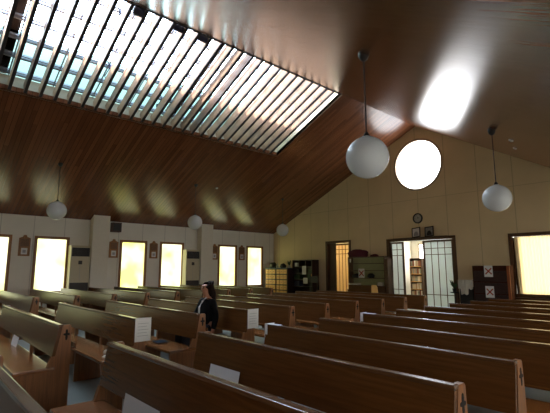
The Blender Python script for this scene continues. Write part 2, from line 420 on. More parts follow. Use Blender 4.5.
y = SKY0 + .62
while y < SKY1:
    bm = nb(); slopebox(bm, SKX, XRG, y - .012, y + .012, WD - .0, WD + .045); obj('glazing_mullion', bm, 'bar', sky); y += .9
# bracing rods above the slats
for n, (ya, yb) in enumerate(((2.72, 3.30), (4.0, 4.75))):
    t = thing('blind_operating_rod', ['thin zigzag metal rod between skylight slats, nearer the left picture edge', 'thin zigzag metal rod between skylight slats, further right'][n], 'rod', lo(-7.6, ya, .34))
    o0 = Vector(t.location); pts = []
    for k in range(12):
        f = k / 11; x = -7.6 - 2.4 * f
        p = Vector(lo(x, ya + (yb - ya) * f + (.05 if k % 2 else -.05), .34 + (.03 if k % 2 else -.03))) - o0; pts.append(p)
    bm = nb(); tube(bm, pts, .011, 6); obj('rod', bm, 'navy', t)
    for k in (2, 5, 8, 11):
        bm = nb(); p = pts[k - 1]; bx(bm, p.x - .035, p.x + .035, p.y - .02, p.y + .02, p.z - .02, p.z + .06, .004); obj('bracket', bm, 'navy', t)
# slats
grille = thing('skylight_slat_screen', 'screen of deep parallel wooden slats across the skylight opening in the left ceiling slope', 'slat screen', lo(-8.7, 4.0, 0))
go = Vector(grille.location)
LX = (XRG - SKX) / cs
ns = 0; y = SKY1 - .3
slat_me = None
while y > SKY0 + .1:
    if slat_me is None:
        bm = nb(); bx(bm, -LX / 2 + .004, LX / 2 - .01, -.028, .028, .012, .27, .003)
        s = obj('slat', bm, 'slat', grille); slat_me = s.data
        bm = nb(); bx(bm, -LX / 2 + .004, LX / 2 - .01, -.032, .032, .0, .012, .002); q = obj('edge_strip', bm, 'shade_edge', s); edge_me = q.data  # strip painted dark for the shaded underside of each slat
    else:
        s = bpy.data.objects.new('slat', slat_me); C.objects.link(s); s.parent = grille
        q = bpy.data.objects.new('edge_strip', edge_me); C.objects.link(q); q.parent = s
    c = Vector(lo((SKX + XRG) / 2, y, 0)) - go
    s.location = c; s.rotation_euler = (0, -math.atan(SL), 0)
    y -= .3
bm = nb(); slopebox(bm, XRG - .03, XRG - .002, SKY0, SKY1, -.012, .02)
e = obj('edge_strip', bm, 'dark', grille); e.location = -go
# dark fixtures tucked under the ridge
for n, (yy, r) in enumerate(((3.05, .1), (3.92, .075), (4.52, .075))):
    t = thing('blind_motor', ['large dark blue blind motor under the ridge at the top of the slats', 'small dark blind motor under the ridge, middle of three', 'small dark blind motor under the ridge, farthest of three'][n], 'motor', lo(XRG - .16, yy, .1))
    bm = nb(); tube(bm, [(0, -.125, 0), (0, -.1, 0), (0, .1, 0), (0, .125, 0)], [r * .7, r, r, r * .7], 20); obj('housing', bm, 'navy', t, smooth=True)
    bm = nb(); bx(bm, .0, .16, -.03, .03, .05, .09); obj('bracket', bm, 'dark', t)

# ------------------------------------------------------------------ pews
def cross_bm(s=.048):
    bm = nb(); a, b = .011, .021
    pts = []
    arms = [(0, 1.25), (1, 0), (0, -1.35), (-1, 0)]
    for (dx, dz), ln in zip([(0, 1), (1, 0), (0, -1), (-1, 0)], (1.0, .62, 1.15, .62)):
        L = s * ln; px, pz = (dz, -dx)
        q = [(-a, a), (-b * .6, L * .55), (-a * .8, L), (0, L * 1.12), (a * .8, L), (b * .6, L * .55)]
        for u, v in q: pts.append((u * px + v * dx, u * pz + v * dz))
    extr(bm, pts, .006, lambda p, q, c: (c, p, q))
    return bm
def make_pew(W, name='church_pew'):
    t = thing(name, 'pew', 'pew')
    h = W / 2
    bm = nb()
    prof = [(-.055, .55), (-.02, .548), (.03, .84), (-.005, .842)]
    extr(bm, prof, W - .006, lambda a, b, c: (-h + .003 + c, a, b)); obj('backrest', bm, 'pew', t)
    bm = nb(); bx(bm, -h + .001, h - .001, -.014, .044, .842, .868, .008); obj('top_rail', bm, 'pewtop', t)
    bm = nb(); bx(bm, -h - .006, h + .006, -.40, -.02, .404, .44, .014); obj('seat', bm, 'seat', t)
    bm = nb(); bx(bm, -h + .04, h - .04, .036, .19, .60, .62, .004); bx(bm, -h + .04, h - .04, .175, .19, .62, .66, .003); obj('book_ledge', bm, 'pew', t)
    for s in (-1, 1):
        bm = nb()
        P = [(.034, .862), (.108, .862), (.118, .85), (.125, .6), (.13, 0), (-.32, 0), (-.34, .02), (-.385, .36), (-.39, .404), (-.016, .404), (-.016, .441), (-.1, .442), (-.085, .462), (-.062, .548), (-.02, .55), (.03, .842)]
        extr(bm, P, .042, lambda a, b, c: (c - .021, a, b))
        bmesh.ops.bevel(bm, geom=[e for e in bm.edges if abs(e.verts[0].co.x - e.verts[1].co.x) < 1e-6], offset=.004, segments=1, affect='EDGES')
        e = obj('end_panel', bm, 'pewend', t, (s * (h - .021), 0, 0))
        cb = cross_bm(); c = obj('cross_inlay', cb, 'cross', e, (s * .021 - (.0 if s > 0 else .006) - s * .004, .074, .765))
    n = 1 if W < 3 else 2
    for k in range(n):
        x = (k + 1) / (n + 1) * W - h
        bm = nb(); bx(bm, x - .018, x + .018, -.34, .03, 0, .402, .004); bx(bm, x - .018, x + .018, -.03, .01, .402, .56, .004); obj('support', bm, 'pewend', t)
    return t
ROW = lambda k: 1.31 + .845 * (k - 1)
ordn = ['nearest the camera', 'first full row', 'second row', 'third row', 'fourth row', 'fifth row', 'sixth row', 'seventh row', 'eighth row', 'ninth row', 'farthest row']
blocks = [('right block', -3.5, -1.04, range(0, 11)), ('middle block', -8.2, -4.9, range(1, 11)), ('block along the windows', -14.55, -10.2, range(2, 11))]
notes = {('right block', 0): 'brown wooden pew whose top runs through the bottom left corner, nearest the camera',
         ('right block', 1): 'long dark wooden pew in the foreground with a white sheet on its seat',
         ('right block', 2): 'dark wooden pew behind the foreground one, carved cross on its right end',
         ('right block', 3): 'dark wooden pew in the third row of the right block, white sheet at left end',
         ('middle block', 1): 'wooden pew at the left with its whole end panel and curved seat arm showing',
         ('middle block', 2): 'wooden pew with a white sheet on its end, second row of the middle block',
         ('middle block', 3): 'wooden pew directly in front of the seated person, hiding the legs',
         ('middle block', 4): 'wooden pew on which the person in black sits',
         ('right block', 5): 'dark wooden pew in the fifth row of the right block, white sheet at left end'}
for bn, x0, x1, rows in blocks:
    first = None
    for k in rows:
        lab = notes.get((bn, k), 'brown wooden pew, %s of the %s' % (ordn[k] if k > 1 else 'first row', bn))
        loc = ((x0 + x1) / 2, ROW(k), 0)
        if first is None:
            first = make_pew(x1 - x0); first.location = loc; first['label'] = lab; first['group'] = 'pews of the ' + bn
        else: dup(first, loc, lab, 'pews of the ' + bn)
# ------------------------------------------------------------------ sheets of paper
def sheet(label, loc, rot, w=.297, h=.21, cross=False, lines=True, group=None, s=1.0):
    t = thing('paper_sheet', label, 'paper', loc, 0, group); t.rotation_euler = rot
    bm = nb(); bx(bm, -w / 2, w / 2, -.0006, .0006, 0, h); obj('paper', bm, 'paper', t)
    if lines:
        bm = nb()
        for k in range(5): bx(bm, -w * .34, w * (.34 - .1 * (k % 2)), -.0012, -.0007, h * (.75 - .13 * k), h * (.75 - .13 * k) + .005)
        obj('printed_text', bm, 'ink', t)
    if cross:
        bm = nb(); L = min(w, h) * .36; tt = L * .2
        for sg in (1, -1):
            c = [(-L, -sg * L), (L, sg * L)]
            d = Vector((2 * L, 2 * sg * L)).normalized(); n_ = Vector((-d.y, d.x)) * tt
            q = [(c[0][0] + n_.x, c[0][1] + n_.y), (c[1][0] + n_.x, c[1][1] + n_.y), (c[1][0] - n_.x, c[1][1] - n_.y), (c[0][0] - n_.x, c[0][1] - n_.y)]
            extr(bm, q, .0006 + .0002 * sg, lambda a, b, cc: (a, -.0008 - cc, h * .5 + b))
        obj('cross_mark', bm, 'redx', t)
    return t
sheet('white sheet standing on the seat of the long foreground pew', (-2.72, ROW(1) - .075, .442), (R(-8), 0, 0), .52, .155, lines=False)
sheet('white sheet on the second dark pew, its top edge showing over the foreground pew', (-2.98, ROW(2) - .10, .442), (R(-12), 0, 0), .42, .20, lines=False)
sheet('white sheet leaning in the back gap of the pew at the left edge', (-6.6, ROW(1) - .10, .442), (R(-12), 0, 0), .34, .13, lines=False)
sheet('white sheet hanging on the aisle end of the second row pew at left', (-4.875, ROW(2) + .075, .6), (0, 0, R(90)), .20, .275)
sheet('white sheet hanging on the aisle end of the pew where the person sits', (-4.875, ROW(4) + .075, .6), (0, 0, R(90)), .20, .275)
for k, lab in ((3, 'white folded sheet hooked over the left end of the third right block pew'), (5, 'white folded sheet hooked over the left end of the fifth right block pew')):
    t = thing('folded_sheet', lab, 'paper', (-3.5, ROW(k), 0))
    bm = nb(); bx(bm, -.004, .035, -.0185, -.0165, .60, .875); bx(bm, -.004, .2, -.0185, .05, .8705, .8725); bx(bm, -.006, -.004, -.0185, .12, .6, .8725)
    obj('sheet', bm, 'paper', t)
# small things left on seats
bm = nb(); lathe(bm, [(0, 0), (.03, 0), (.032, .01), (.028, .03), (.012, .042), (0, .044)], 16)
tag(obj('hand_bell', bm, 'cloth', None, (-5.28, ROW(2) - .2, .441), True), 'small cream knob-shaped object on the seat behind the sheeted pew end', 'ornament')
bm = nb(); lathe(bm, [(0, 0), (.045, 0), (.05, .008), (.03, .018), (0, .02)], 16)
tag(obj('small_dish', bm, 'cloth', None, (-5.05, ROW(2) - .28, .441), True), 'small shallow pale dish near the aisle end of a seat', 'dish')
bm = nb()
rows = []
for i in range(9):
    rows.append([bm.verts.new((-.12 + .03 * i, -.07 + .028 * j + .006 * math.sin(i * 2.1), .006 + .035 * (math.sin(i * 1.3 + j * .9) ** 2) * math.exp(-((i - 4) ** 2 + (j - 3) ** 2) / 14))) for j in range(7)])
for i in range(8):
    for j in range(6): bm.faces.new((rows[i][j], rows[i + 1][j], rows[i + 1][j + 1], rows[i][j + 1]))
bmesh.ops.solidify(bm, geom=bm.faces[:], thickness=.005)
tag(obj('face_cloth', bm, plain('teal_cloth', (14, 34, 44), .9), None, (-5.55, ROW(3) - .22, .444), True), 'crumpled dark teal cloth on the seat in front of the seated person', 'cloth')

# ------------------------------------------------------------------ pendant globes
def make_globe(zc, r, zm):
    t = thing('pendant_lamp', 'x', 'lamp', (0, 0, 0)); t['zc'] = zc; del t['zc']
    bm = nb(); prof = [(r * math.sin(a), -r * math.cos(a)) for a in [PI * k / 24 for k in range(24)]] + [(.03, r)]
    prof = prof[:-2] + [(.05, r * .985), (.05, r * 1.01), (0, r * 1.01)]
    lathe(bm, prof, 40, (0, 0, zc)); g = obj('globe', bm, 'milk', t, smooth=True)
    bm = nb(); lathe(bm, [(0, 0), (.032, 0), (.034, .02), (.02, .05), (.008, .06), (0, .06)], 20, (0, 0, zc + r)); obj('lamp_holder', bm, 'dark', t, smooth=True)
    bm = nb(); tube(bm, [(0, 0, zc + r + .05), (0, 0, zm - .05)], .009, 8); obj('cord', bm, 'cord', t)
    bm = nb(); lathe(bm, [(0, -.085), (.02, -.08), (.05, -.05), (.062, -.01), (.062, .05), (0, .05)], 24, (0, 0, zm)); obj('ceiling_rose', bm, 'dark', t, smooth=True)
    return t
gl = make_globe(3.04, .25, zl(-12.3)); gl.location = (-12.3, 2.99, 0)
gl['label'] = 'white globe lamp hanging at the far left, in front of the window wall'; gl['group'] = 'globe lamps under the left slope'
dup(gl, (-12.3, 7.31, 0), 'white globe lamp hanging in the middle above the farther air conditioner')
dup(gl, (-12.36, 11.45, 0), 'smallest white globe lamp, hanging near the room corner')
gr = make_globe(2.68, .235, zr(-2.64)); gr.location = (-2.64, 3.73, 0)
gr['label'] = 'largest white globe lamp, left of the round window'; gr['group'] = 'globe lamps under the right slope'
dup(gr, (-2.72, 7.63, 0), 'white globe lamp right of the round window')
gl['group'] = 'globe lamps under the left slope'
# small ceiling fittings
for n, (x, y, zf, sl) in enumerate(((-2.75, 8.68, zr, SR), (-3.17, 10.21, zr, SR), (-12.3, 8.17, zl, -SL))):
    bm = nb(); lathe(bm, [(0, -.03), (.03, -.03), (.045, -.012), (.05, 0), (0, .004)], 16)
    tag(obj('sprinkler_head', bm, 'milk', None, (x, y, zf(x) - .002), True, (0, math.atan(sl), 0)), ['small white ceiling sprinkler near the right globe cord', 'small white ceiling sprinkler close to the gable wall', 'small white ceiling sprinkler on the left slope by the middle globe'][n], 'sprinkler')

# ------------------------------------------------------------------ things on the left wall
st_lab = ['small brown wall shrine plaque between the two leftmost windows', 'small brown wall shrine plaque right of the nearer column', 'small brown wall shrine plaque between the two middle windows', 'small brown wall shrine plaque right of the farther column', 'small brown wall shrine plaque between the last two windows']
first = None
for n, y in enumerate((2.80, 5.60, 7.13, 9.90, 11.36)):
    if first is None:
        first = t = thing('wall_plaque', st_lab[n], 'plaque', (XL, y, 1.87), 0, 'plaques along the window wall')
        bm = nb(); extr(bm, [(-.16, 0), (.16, 0), (.16, .56), (.06, .6), (.035, .66), (-.035, .66), (-.06, .6), (-.16, .56)], .03, lambda a, b, c: (.001 + c, a, b)); obj('backboard', bm, 'frame', t)
        bm = nb(); bx(bm, .03, .05, -.12, .12, .3, .54, .008); obj('relief', bm, 'relief', t)
        bm = nb(); bx(bm, .03, .036, -.085, .085, .05, .25); obj('card', bm, 'paper', t)
        bm = nb(); bx(bm, .036, .038, -.045, .045, .1, .19); obj('engraving', bm, 'ink', t)
    else: dup(first, (XL, y, 1.87), st_lab[n])
bm = nb(); bx(bm, XL + .002, XL + .22, 5.44, 5.77, 2.78, 3.12, .01)
t = thing('wall_speaker', 'dark box loudspeaker under the ceiling just right of the nearer column', 'speaker', (XL, 5.6, 2.78)); o = obj('cabinet', bm, 'rafter', t); o.location = (-XL, -5.6, -2.78)
bm = nb(); bx(bm, .22, .228, -.13, .13, .04, .3, .003); obj('front_cloth', bm, 'dark', t)
def make_ac():
    t = thing('air_conditioner', 'ac', 'air conditioner')
    bm = nb(); bx(bm, .005, .34, -.31, .31, .0, 2.24, .012); obj('cabinet', bm, 'ac', t)
    bm = nb(); bx(bm, .34, .346, -.28, .28, 1.88, 2.17, .003); obj('outlet_recess', bm, 'dark', t)
    bm = nb()
    for k in range(6): bx(bm, .343, .358, -.275, .275, 1.905 + k * .045, 1.912 + k * .045)
    obj('outlet_grille', bm, 'grille', t)
    bm = nb(); bx(bm, .34, .347, -.29, .29, .15, 1.02, .003)
    for k in range(14): bx(bm, .347, .352, -.27, .27, .2 + k * .056, .22 + k * .056)
    obj('intake_grille', bm, 'grille', t)
    bm = nb(); bx(bm, .34, .35, -.06, .06, 1.62, 1.74, .003); obj('control_panel', bm, 'grille', t)
    bm = nb(); bx(bm, .34, .3425, -.004, .004, 1.05, 1.6); obj('door_joint', bm, 'ink', t)
    return t
a = make_ac(); a.location = (XL, 4.40, 0); a['label'] = 'tall cream floor standing air conditioner against the nearer wall column'; a['group'] = 'air conditioners on the window wall'
dup(a, (XL, 8.68, 0), 'tall cream floor standing air conditioner against the farther wall column')

# ------------------------------------------------------------------ rooms behind the doors
def room(x0, x1, y1, zt, n, lab, back_hole=None):
    bm = nb(); y0 = YG + .12; w = .08
    bx(bm, x0 - w, x0, y0, y1 + w, 0, zt); bx(bm, x1, x1 + w, y0, y1 + w, 0, zt)
    bx(bm, x0, x1, y1, y1 + w, 0, zt); bx(bm, x0 - w, x1 + w, y0, y1 + w, zt, zt + w)
    struct('wall_room_%d' % n, bm, 'white_room', lab, 'wall')
    bm = nb(); bx(bm, x0 - w, x1 + w, y0, y1 + w, -.1, 0); struct('floor_%d' % n, bm, 'floor', cat='floor')
room(-9.95, -5.4, 17.2, 2.75, 1, 'cream walls and ceiling of the library room behind the wide doorway')
room(-12.6, -10.1, 15.2, 2.75, 2, 'cream walls of the warmly lit room behind the narrow door')
fb = frame_bm(-9.95 + .35, -8.2, 1.5, 2.6, .06, -.03, .0, lambda x, z, d: (x, 17.2 + d, z))
o = struct('window_11', fb, 'well', 'bright window of the library seen through the open doorway', 'window')
bm = nb(); bx(bm, -9.56, -8.24, 17.185, 17.195, 1.54, 2.56); obj('pane', bm, 'pane_library', o)
def ceiling_lamp(loc, lab, mat, L=.6):
    t = thing('ceiling_light', lab, 'lamp', loc)
    bm = nb(); bx(bm, -L, L, -.1, .1, -.04, -.001, .01); obj('housing', bm, 'well', t)
    bm = nb(); tube(bm, [(-L + .04, 0, -.065), (L - .04, 0, -.065)], .022, 12); obj('tube', bm, mat, t)
ceiling_lamp((-7.7, 14.9, 2.75), 'bright tube lamp on the library ceiling behind the frosted doors', 'lamp_white')
ceiling_lamp((-11.2, 14.3, 2.75), 'warm tube lamp on the ceiling behind the narrow frosted door', 'lamp_warm', .4)
# sliding doors
def lattice_leaf(parent, x0, x1, z0, z1, y, glass, nv, hz, mat='doorwood', kick=.0):
    w = .07
    bm = nb()
    for (a, b, c, d) in ((x0, x0 + w, z0, z1), (x1 - w, x1, z0, z1), (x0 + w, x1 - w, z0, z0 + w + kick), (x0 + w, x1 - w, z1 - w, z1)): bx(bm, a, b, y - .018, y + .018, c, d, .003)
    lf = obj('door_leaf', bm, mat, parent)
    bm = nb(); bx(bm, x0 + w - .005, x1 - w + .005, y + .002, y + .006, z0 + w + kick - .005, z1 - w + .005); obj('frosted_pane', bm, glass, lf)
    bm = nb()
    for k in range(1, nv): x = x0 + w + (x1 - x0 - 2 * w) * k / nv; bx(bm, x - .011, x + .011, y - .014, y + .001, z0 + w + kick, z1 - w)
    for z in hz: bx(bm, x0 + w, x1 - w, y - .0145, y + .0005, z - .011, z + .011)
    obj('lattice', bm, mat, lf)
    return lf
d1 = struct('door_1', frame_bm(-11.66, -10.34, -.12, 2.62, .1, -.03, .11, lambda x, z, d: (x, YG + d - .001, z)), 'doorwood', 'narrow dark framed doorway with a frosted sliding door lit warm from behind', 'door')
lattice_leaf(d1, -11.22, -10.42, .01, 2.5, YG + .05, 'frost_warm', 4, (2.26, 2.08, .5))
bm = nb(); bx(bm, -11.56, -11.2, YG + .075, YG + .1, .01, 2.52); obj('door_panel', bm, 'doorwood', d1)
d2 = struct('door_2', frame_bm(-8.68, -6.10, -.12, 2.55, .1, -.03, .11, lambda x, z, d: (x, YG + d - .001, z)), 'doorwood', 'wide dark framed doorway with sliding frosted lattice doors, opening onto the library', 'door')
lattice_leaf(d2, -8.58, -8.03, .01, 2.44, YG + .08, 'frost', 2, (2.16, 1.95, .75))
lattice_leaf(d2, -7.27, -6.19, .01, 2.44, YG + .03, 'frost', 4, (2.16, 1.95, .62))
# library bookcase and books
bc = thing('library_bookcase', 'tall brown bookcase of pale books seen through the open doorway', 'bookcase', (-8.76, 15.4, 0))
bm = nb(); Wb = .52
bx(bm, -Wb / 2, -Wb / 2 + .025, 0, .28, 0, 1.9); bx(bm, Wb / 2 - .025, Wb / 2, 0, .28, 0, 1.9); bx(bm, -Wb / 2, Wb / 2, .265, .28, 0, 1.9); bx(bm, -Wb / 2, Wb / 2, 0, .28, 1.88, 1.9)
obj('carcass', bm, 'shelfwood', bc)
SH = [.08, .38, .68, .98, 1.28, 1.58]
for z in SH:
    bm = nb(); bx(bm, -Wb / 2 + .025, Wb / 2 - .025, .002, .265, z - .022, z); obj('shelf', bm, 'lightwood', bc)
bcols = [plain('book_cover_%d' % i, c, .6) for i, c in enumerate([(226, 220, 204), (196, 170, 140), (150, 96, 76), (236, 232, 220), (160, 166, 150)])]
protos = []
bid = 0
for z in SH[1:]:
    x = -Wb / 2 + .04
    while x < Wb / 2 - .09:
        if len(protos) < 5:
            i = len(protos); w = .05 + .008 * (i % 3); h = .2 + .012 * (i % 4)
            bm = nb(); bx(bm, 0, w, 0, .003, 0, h); bx(bm, 0, .003, 0, .17, 0, h); bx(bm, w - .003, w, 0, .17, 0, h)
            b = obj('book', bm, bcols[i]); bm = nb(); bx(bm, .003, w - .003, .003, .165, .004, h - .004); obj('pages', bm, 'paper', b)
            protos.append((b, w)); b.location = (-8.76 + x, 15.44, z + .001)
        else:
            src, w = random.choice(protos); b = dup(src, (-8.76 + x, 15.44 + random.uniform(0, .03), z + .001))
        tag(b, 'pale book standing in the library bookcase behind the doorway', 'book', 'books in the library bookcase')
        x += w + .004
def simple_chair(name, lab, loc, rz, mat, seatmat=None, hback=.85):
    t = thing(name, lab, 'chair', loc, rz)
    bm = nb(); bx(bm, -.21, .21, -.21, .21, .41, .45, .01); obj('seat', bm, seatmat or mat, t)
    for sx in (-1, 1):
        for sy in (-1, 1):
            bm = nb(); bx(bm, sx * .19 - .018, sx * .19 + .018, sy * .19 - .018, sy * .19 + .018, 0, .41 if sy < 0 else hback, .004); obj('leg', bm, mat, t)
    bm = nb(); bx(bm, -.17, .17, .18, .2, hback - .28, hback - .02, .006); obj('backrest', bm, mat, t)
    return t
simple_chair('wooden_chair', 'light wooden chair inside the library doorway, left of the bookcase', (-9.05, 14.7, 0), R(200), 'lightwood')

# ------------------------------------------------------------------ clock and framed photographs
t = thing('wall_clock', 'round black rimmed wall clock above the library doorway', 'clock', (-7.38, YG, 3.22))
bm = nb(); ring(bm, 0, 0, .145, .18, -.04, -.001, 40); obj('rim', bm, 'dark', t, smooth=False)
bm = nb(); vs = [bm.verts.new((.15 * math.cos(2 * PI * k / 40), -.012, .15 * math.sin(2 * PI * k / 40))) for k in range(40)]; f = bm.faces.new(vs); r_ = bmesh.ops.extrude_face_region(bm, geom=[f]); bmesh.ops.translate(bm, verts=[g for g in r_['geom'] if isinstance(g, bmesh.types.BMVert)], vec=(0, .01, 0)); obj('dial', bm, 'clockface', t)
for a, l, w in ((R(62), .075, .008), (R(-20), .11, .006)):
    bm = nb(); extr(bm, [(-w, -.01), (w, -.01), (w * .5, l), (-w * .5, l)], .003, lambda p, q, c: (p, -.016 - c, q)); obj('hand', bm, 'dark', t, rot=(0, a, 0))
bm = nb()
for k in range(12):
    a = 2 * PI * k / 12; x, z = .125 * math.cos(a), .125 * math.sin(a); bx(bm, x - .006, x + .006, -.015, -.0125, z - .006, z + .006)
obj('hour_marks', bm, 'dark', t)
for n, (x, w, tilt) in enumerate(((-7.40, .32, R(-6)), (-6.92, .32, R(-5)))):
    t = thing('framed_photograph', ['black framed portrait on the lintel, directly under the clock', 'black framed portrait on the lintel, right of the one under the clock'][n], 'picture', (x, YG - .15, 2.552)); t.rotation_euler = (R(-12), tilt, 0)
    h = .35
    bm = nb()
    for (a, b, c, d) in ((-w / 2, -w / 2 + .03, 0, h), (w / 2 - .03, w / 2, 0, h), (-w / 2 + .03, w / 2 - .03, 0, .03), (-w / 2 + .03, w / 2 - .03, h - .03, h)): bx(bm, a, b, -.01, .012, c, d, .003)
    obj('frame', bm, 'dark', t)
    bm = nb(); bx(bm, -w / 2 + .028, w / 2 - .028, 0, .006, .028, h - .028); obj('mat_board', bm, 'paper' if n == 0 else 'photo', t)
    bm = nb(); tube(bm, [(0, -.001, .05), (0, -.001, .12), (0, -.001, .19), (0, -.001, .21)], [.09, .085, .05, .0], 16)
    for v in bm.verts: v.co.y = -.001 - abs(v.co.y + .001) * .01
    obj('portrait', bm, 'ink' if n == 0 else 'dark', t)
# lintel shelf under them
bm = nb(); bx(bm, -8.3, -6.3, YG - .2, YG - .032, 2.525, 2.549, .004); tag(obj('lintel_shelf', bm, 'doorwood'), 'thin dark shelf along the lintel of the wide doorway', 'shelf')

# ------------------------------------------------------------------ furniture along the gable wall
t = thing('drawer_cabinet', 'low light wood cabinet with a grid of small drawers in the room corner', 'cabinet', (-13.945, 12.5, 0))
bm = nb(); W_ = 1.46
bx(bm, -W_ / 2, W_ / 2, .02, .42, .0, 1.5); obj('carcass', bm, 'darkwood', t)
bm = nb(); bx(bm, -W_ / 2 - .01, W_ / 2 + .01, 0, .43, 1.5, 1.525, .004); obj('top', bm, plain('blue_cover', (70, 96, 110), .7), t)
for u in range(2):
    for r in range(6):
        for c in range(3):
            x0 = -W_ / 2 + .035 + u * (W_ / 2 + .01) + c * .226; z0 = .12 + r * .228
            bm = nb(); bx(bm, x0, x0 + .192, -.004, .02, z0, z0 + .185, .004); d = obj('drawer', bm, 'lightwood', t)
            bm = nb(); bx(bm, x0 + .08, x0 + .13, -.018, -.004, z0 + .09, z0 + .105, .002); obj('handle', bm, 'cord', d)
# things on it
def lump(name, lab, cat, loc, sx, sy, sz, mat, seed=0, n=18):
    rnd = random.Random(seed); bm = nb(); bmesh.ops.create_uvsphere(bm, u_segments=20, v_segments=12, radius=1)
    ph = [rnd.uniform(0, 6) for _ in range(6)]
    for v in bm.verts:
        c = v.co; k = 1 + .12 * math.sin(3 * c.x + ph[0]) * math.cos(4 * c.y + ph[1]) + .08 * math.sin(7 * c.z + ph[2] + 3 * c.x)
        z = c.z * k; z = max(z, -.55)
        v.co = (c.x * k * sx, c.y * k * sy, (z + .55) / 1.55 * sz)
    return tag(obj(name, bm, mat, None, loc, True), lab, cat)
lump('black_bag', 'soft black bag at the left on the corner drawer cabinet', 'bag', (-14.36, 12.72, 1.526), .2, .14, .25, 'dark', 1)
lump('black_bag', 'soft black bag in the middle on the corner drawer cabinet', 'bag', (-13.72, 12.74, 1.526), .16, .13, .2, 'dark', 5)
t = thing('table_figure', 'small pale figure on the corner drawer cabinet between the bags', 'ornament', (-14.02, 12.66, 1.526))
bm = nb(); lathe(bm, [(0, 0), (.05, 0), (.045, .1), (.03, .15), (.0, .16)], 16); obj('body', bm, 'cloth', t, smooth=True)
bm = nb(); lathe(bm, [(0, .15), (.03, .165), (.035, .19), (.02, .22), (0, .225)], 16); obj('head', bm, 'cloth', t, smooth=True)
def plant(name, lab, loc, h, potmat, n, seed, spread=.12):
    rnd = random.Random(seed); t = thing(name, lab, 'plant', loc)
    bm = nb(); lathe(bm, [(0, 0), (.05, 0), (.065, .1), (.07, .11), (.058, .11), (.05, .09), (0, .09)], 20); obj('pot', bm, potmat, t, smooth=True)
    bm = nb()
    for k in range(n):
        a = rnd.uniform(0, 2 * PI); L = h * rnd.uniform(.6, 1); s = spread * rnd.uniform(.4, 1)
        pts = [Vector((0, 0, .08)) + Vector((math.cos(a) * s * f, math.sin(a) * s * f, L * f - .15 * h * f * f)) for f in (0, .35, .7, 1)]
        side = Vector((-math.sin(a), math.cos(a), 0))
        pv = [(bm.verts.new(p - side * w), bm.verts.new(p + side * w)) for p, w in zip(pts, (.006, .024, .022, .002))]
        for i in range(3): bm.faces.new((pv[i][0], pv[i][1], pv[i + 1][1], pv[i + 1][0]))
    obj('leaves', bm, 'green', t)
    return t
plant('potted_plant', 'small leafy plant at the right end of the corner drawer cabinet', (-13.28, 12.7, 1.526), .3, 'cloth', 22, 3)
# dark pigeonhole shelf
t = thing('pigeonhole_shelf', 'dark brown open shelf with three top compartments right of the drawer cabinet', 'shelf', (-12.6, 12.8, 0))
bm = nb(); h_ = .59; H_ = 1.86
for x in (-h_, h_ - .03): bx(bm, x, x + .03, 0, .42, 0, H_)
bx(bm, -h_, h_, .41, .42, 0, H_); bx(bm, -h_, h_, 0, .42, H_ - .025, H_); bx(bm, -h_, h_, 0, .42, 0, .06); obj('carcass', bm, 'darkwood', t)
for z in (.4, .72, 1.02, 1.28, 1.56):
    bm = nb(); bx(bm, -h_ + .03, h_ - .03, .01, .41, z, z + .02); obj('shelf', bm, 'darkwood', t)
for x in (-.195, .195):
    bm = nb(); bx(bm, x - .01, x + .01, .01, .41, 1.58, H_ - .025); obj('divider', bm, 'darkwood', t)
def paperbox(name, lab, cat, loc, w, d, h, mat, flap=True):
    t = thing(name, lab, cat, loc); bm = nb(); bx(bm, -w / 2, w / 2, 0, d, 0, h, .004); obj('body', bm, mat, t)
    if flap: bm = nb(); bx(bm, -w / 2 - .004, w / 2 + .004, -.004, d + .004, h, h + .02, .003); obj('lid', bm, mat, t)
    return t
paperbox('white_box', 'small white box in the left top compartment of the dark shelf', 'box', (-13.0, 12.84, 1.581), .16, .2, .14, 'paper')
sheet('white poster sheet pinned on the front of the dark open shelf', (-12.47, 12.795, 1.24), (0, 0, 0), .24, .36, lines=True)
sheet('small white notice low on the front of the dark open shelf', (-12.40, 12.795, .86), (0, 0, 0), .26, .24, lines=True)
for k, (x, z, w, h, mt) in enumerate(((-13.0, 1.301, .3, .16, 'dark'), (-12.25, 1.041, .22, .2, 'green'), (-12.97, 1.041, .34, .17, 'green'), (-12.98, .741, .3, .2, 'navy'), (-12.2, 1.301, .2, .14, 'green'))):
    paperbox('storage_box', ['dark low box on the second shelf at left', 'dark green box on the middle shelf at right', 'dark green wide box on the middle shelf at left', 'navy box on the lower shelf at left', 'dark green box under the right top compartment'][k] + ' of the pigeonhole shelf', 'box', (x, 12.85, z), w, .28, h, mt)
bm = nb(); bx(bm, -.03, .03, 0, .12, 0, .22, .006); tag(obj('candle_carton', bm, 'lightwood', None, (-12.08, 12.84, 1.041)), 'narrow tan carton at the right edge of the dark shelf', 'box')
# black padded chair next to shelf
c = simple_chair('black_chair', 'black padded chair beside the dark shelf, left of the narrow door', (-11.66, 12.72, 0), R(180), 'dark', 'dark', 1.2)
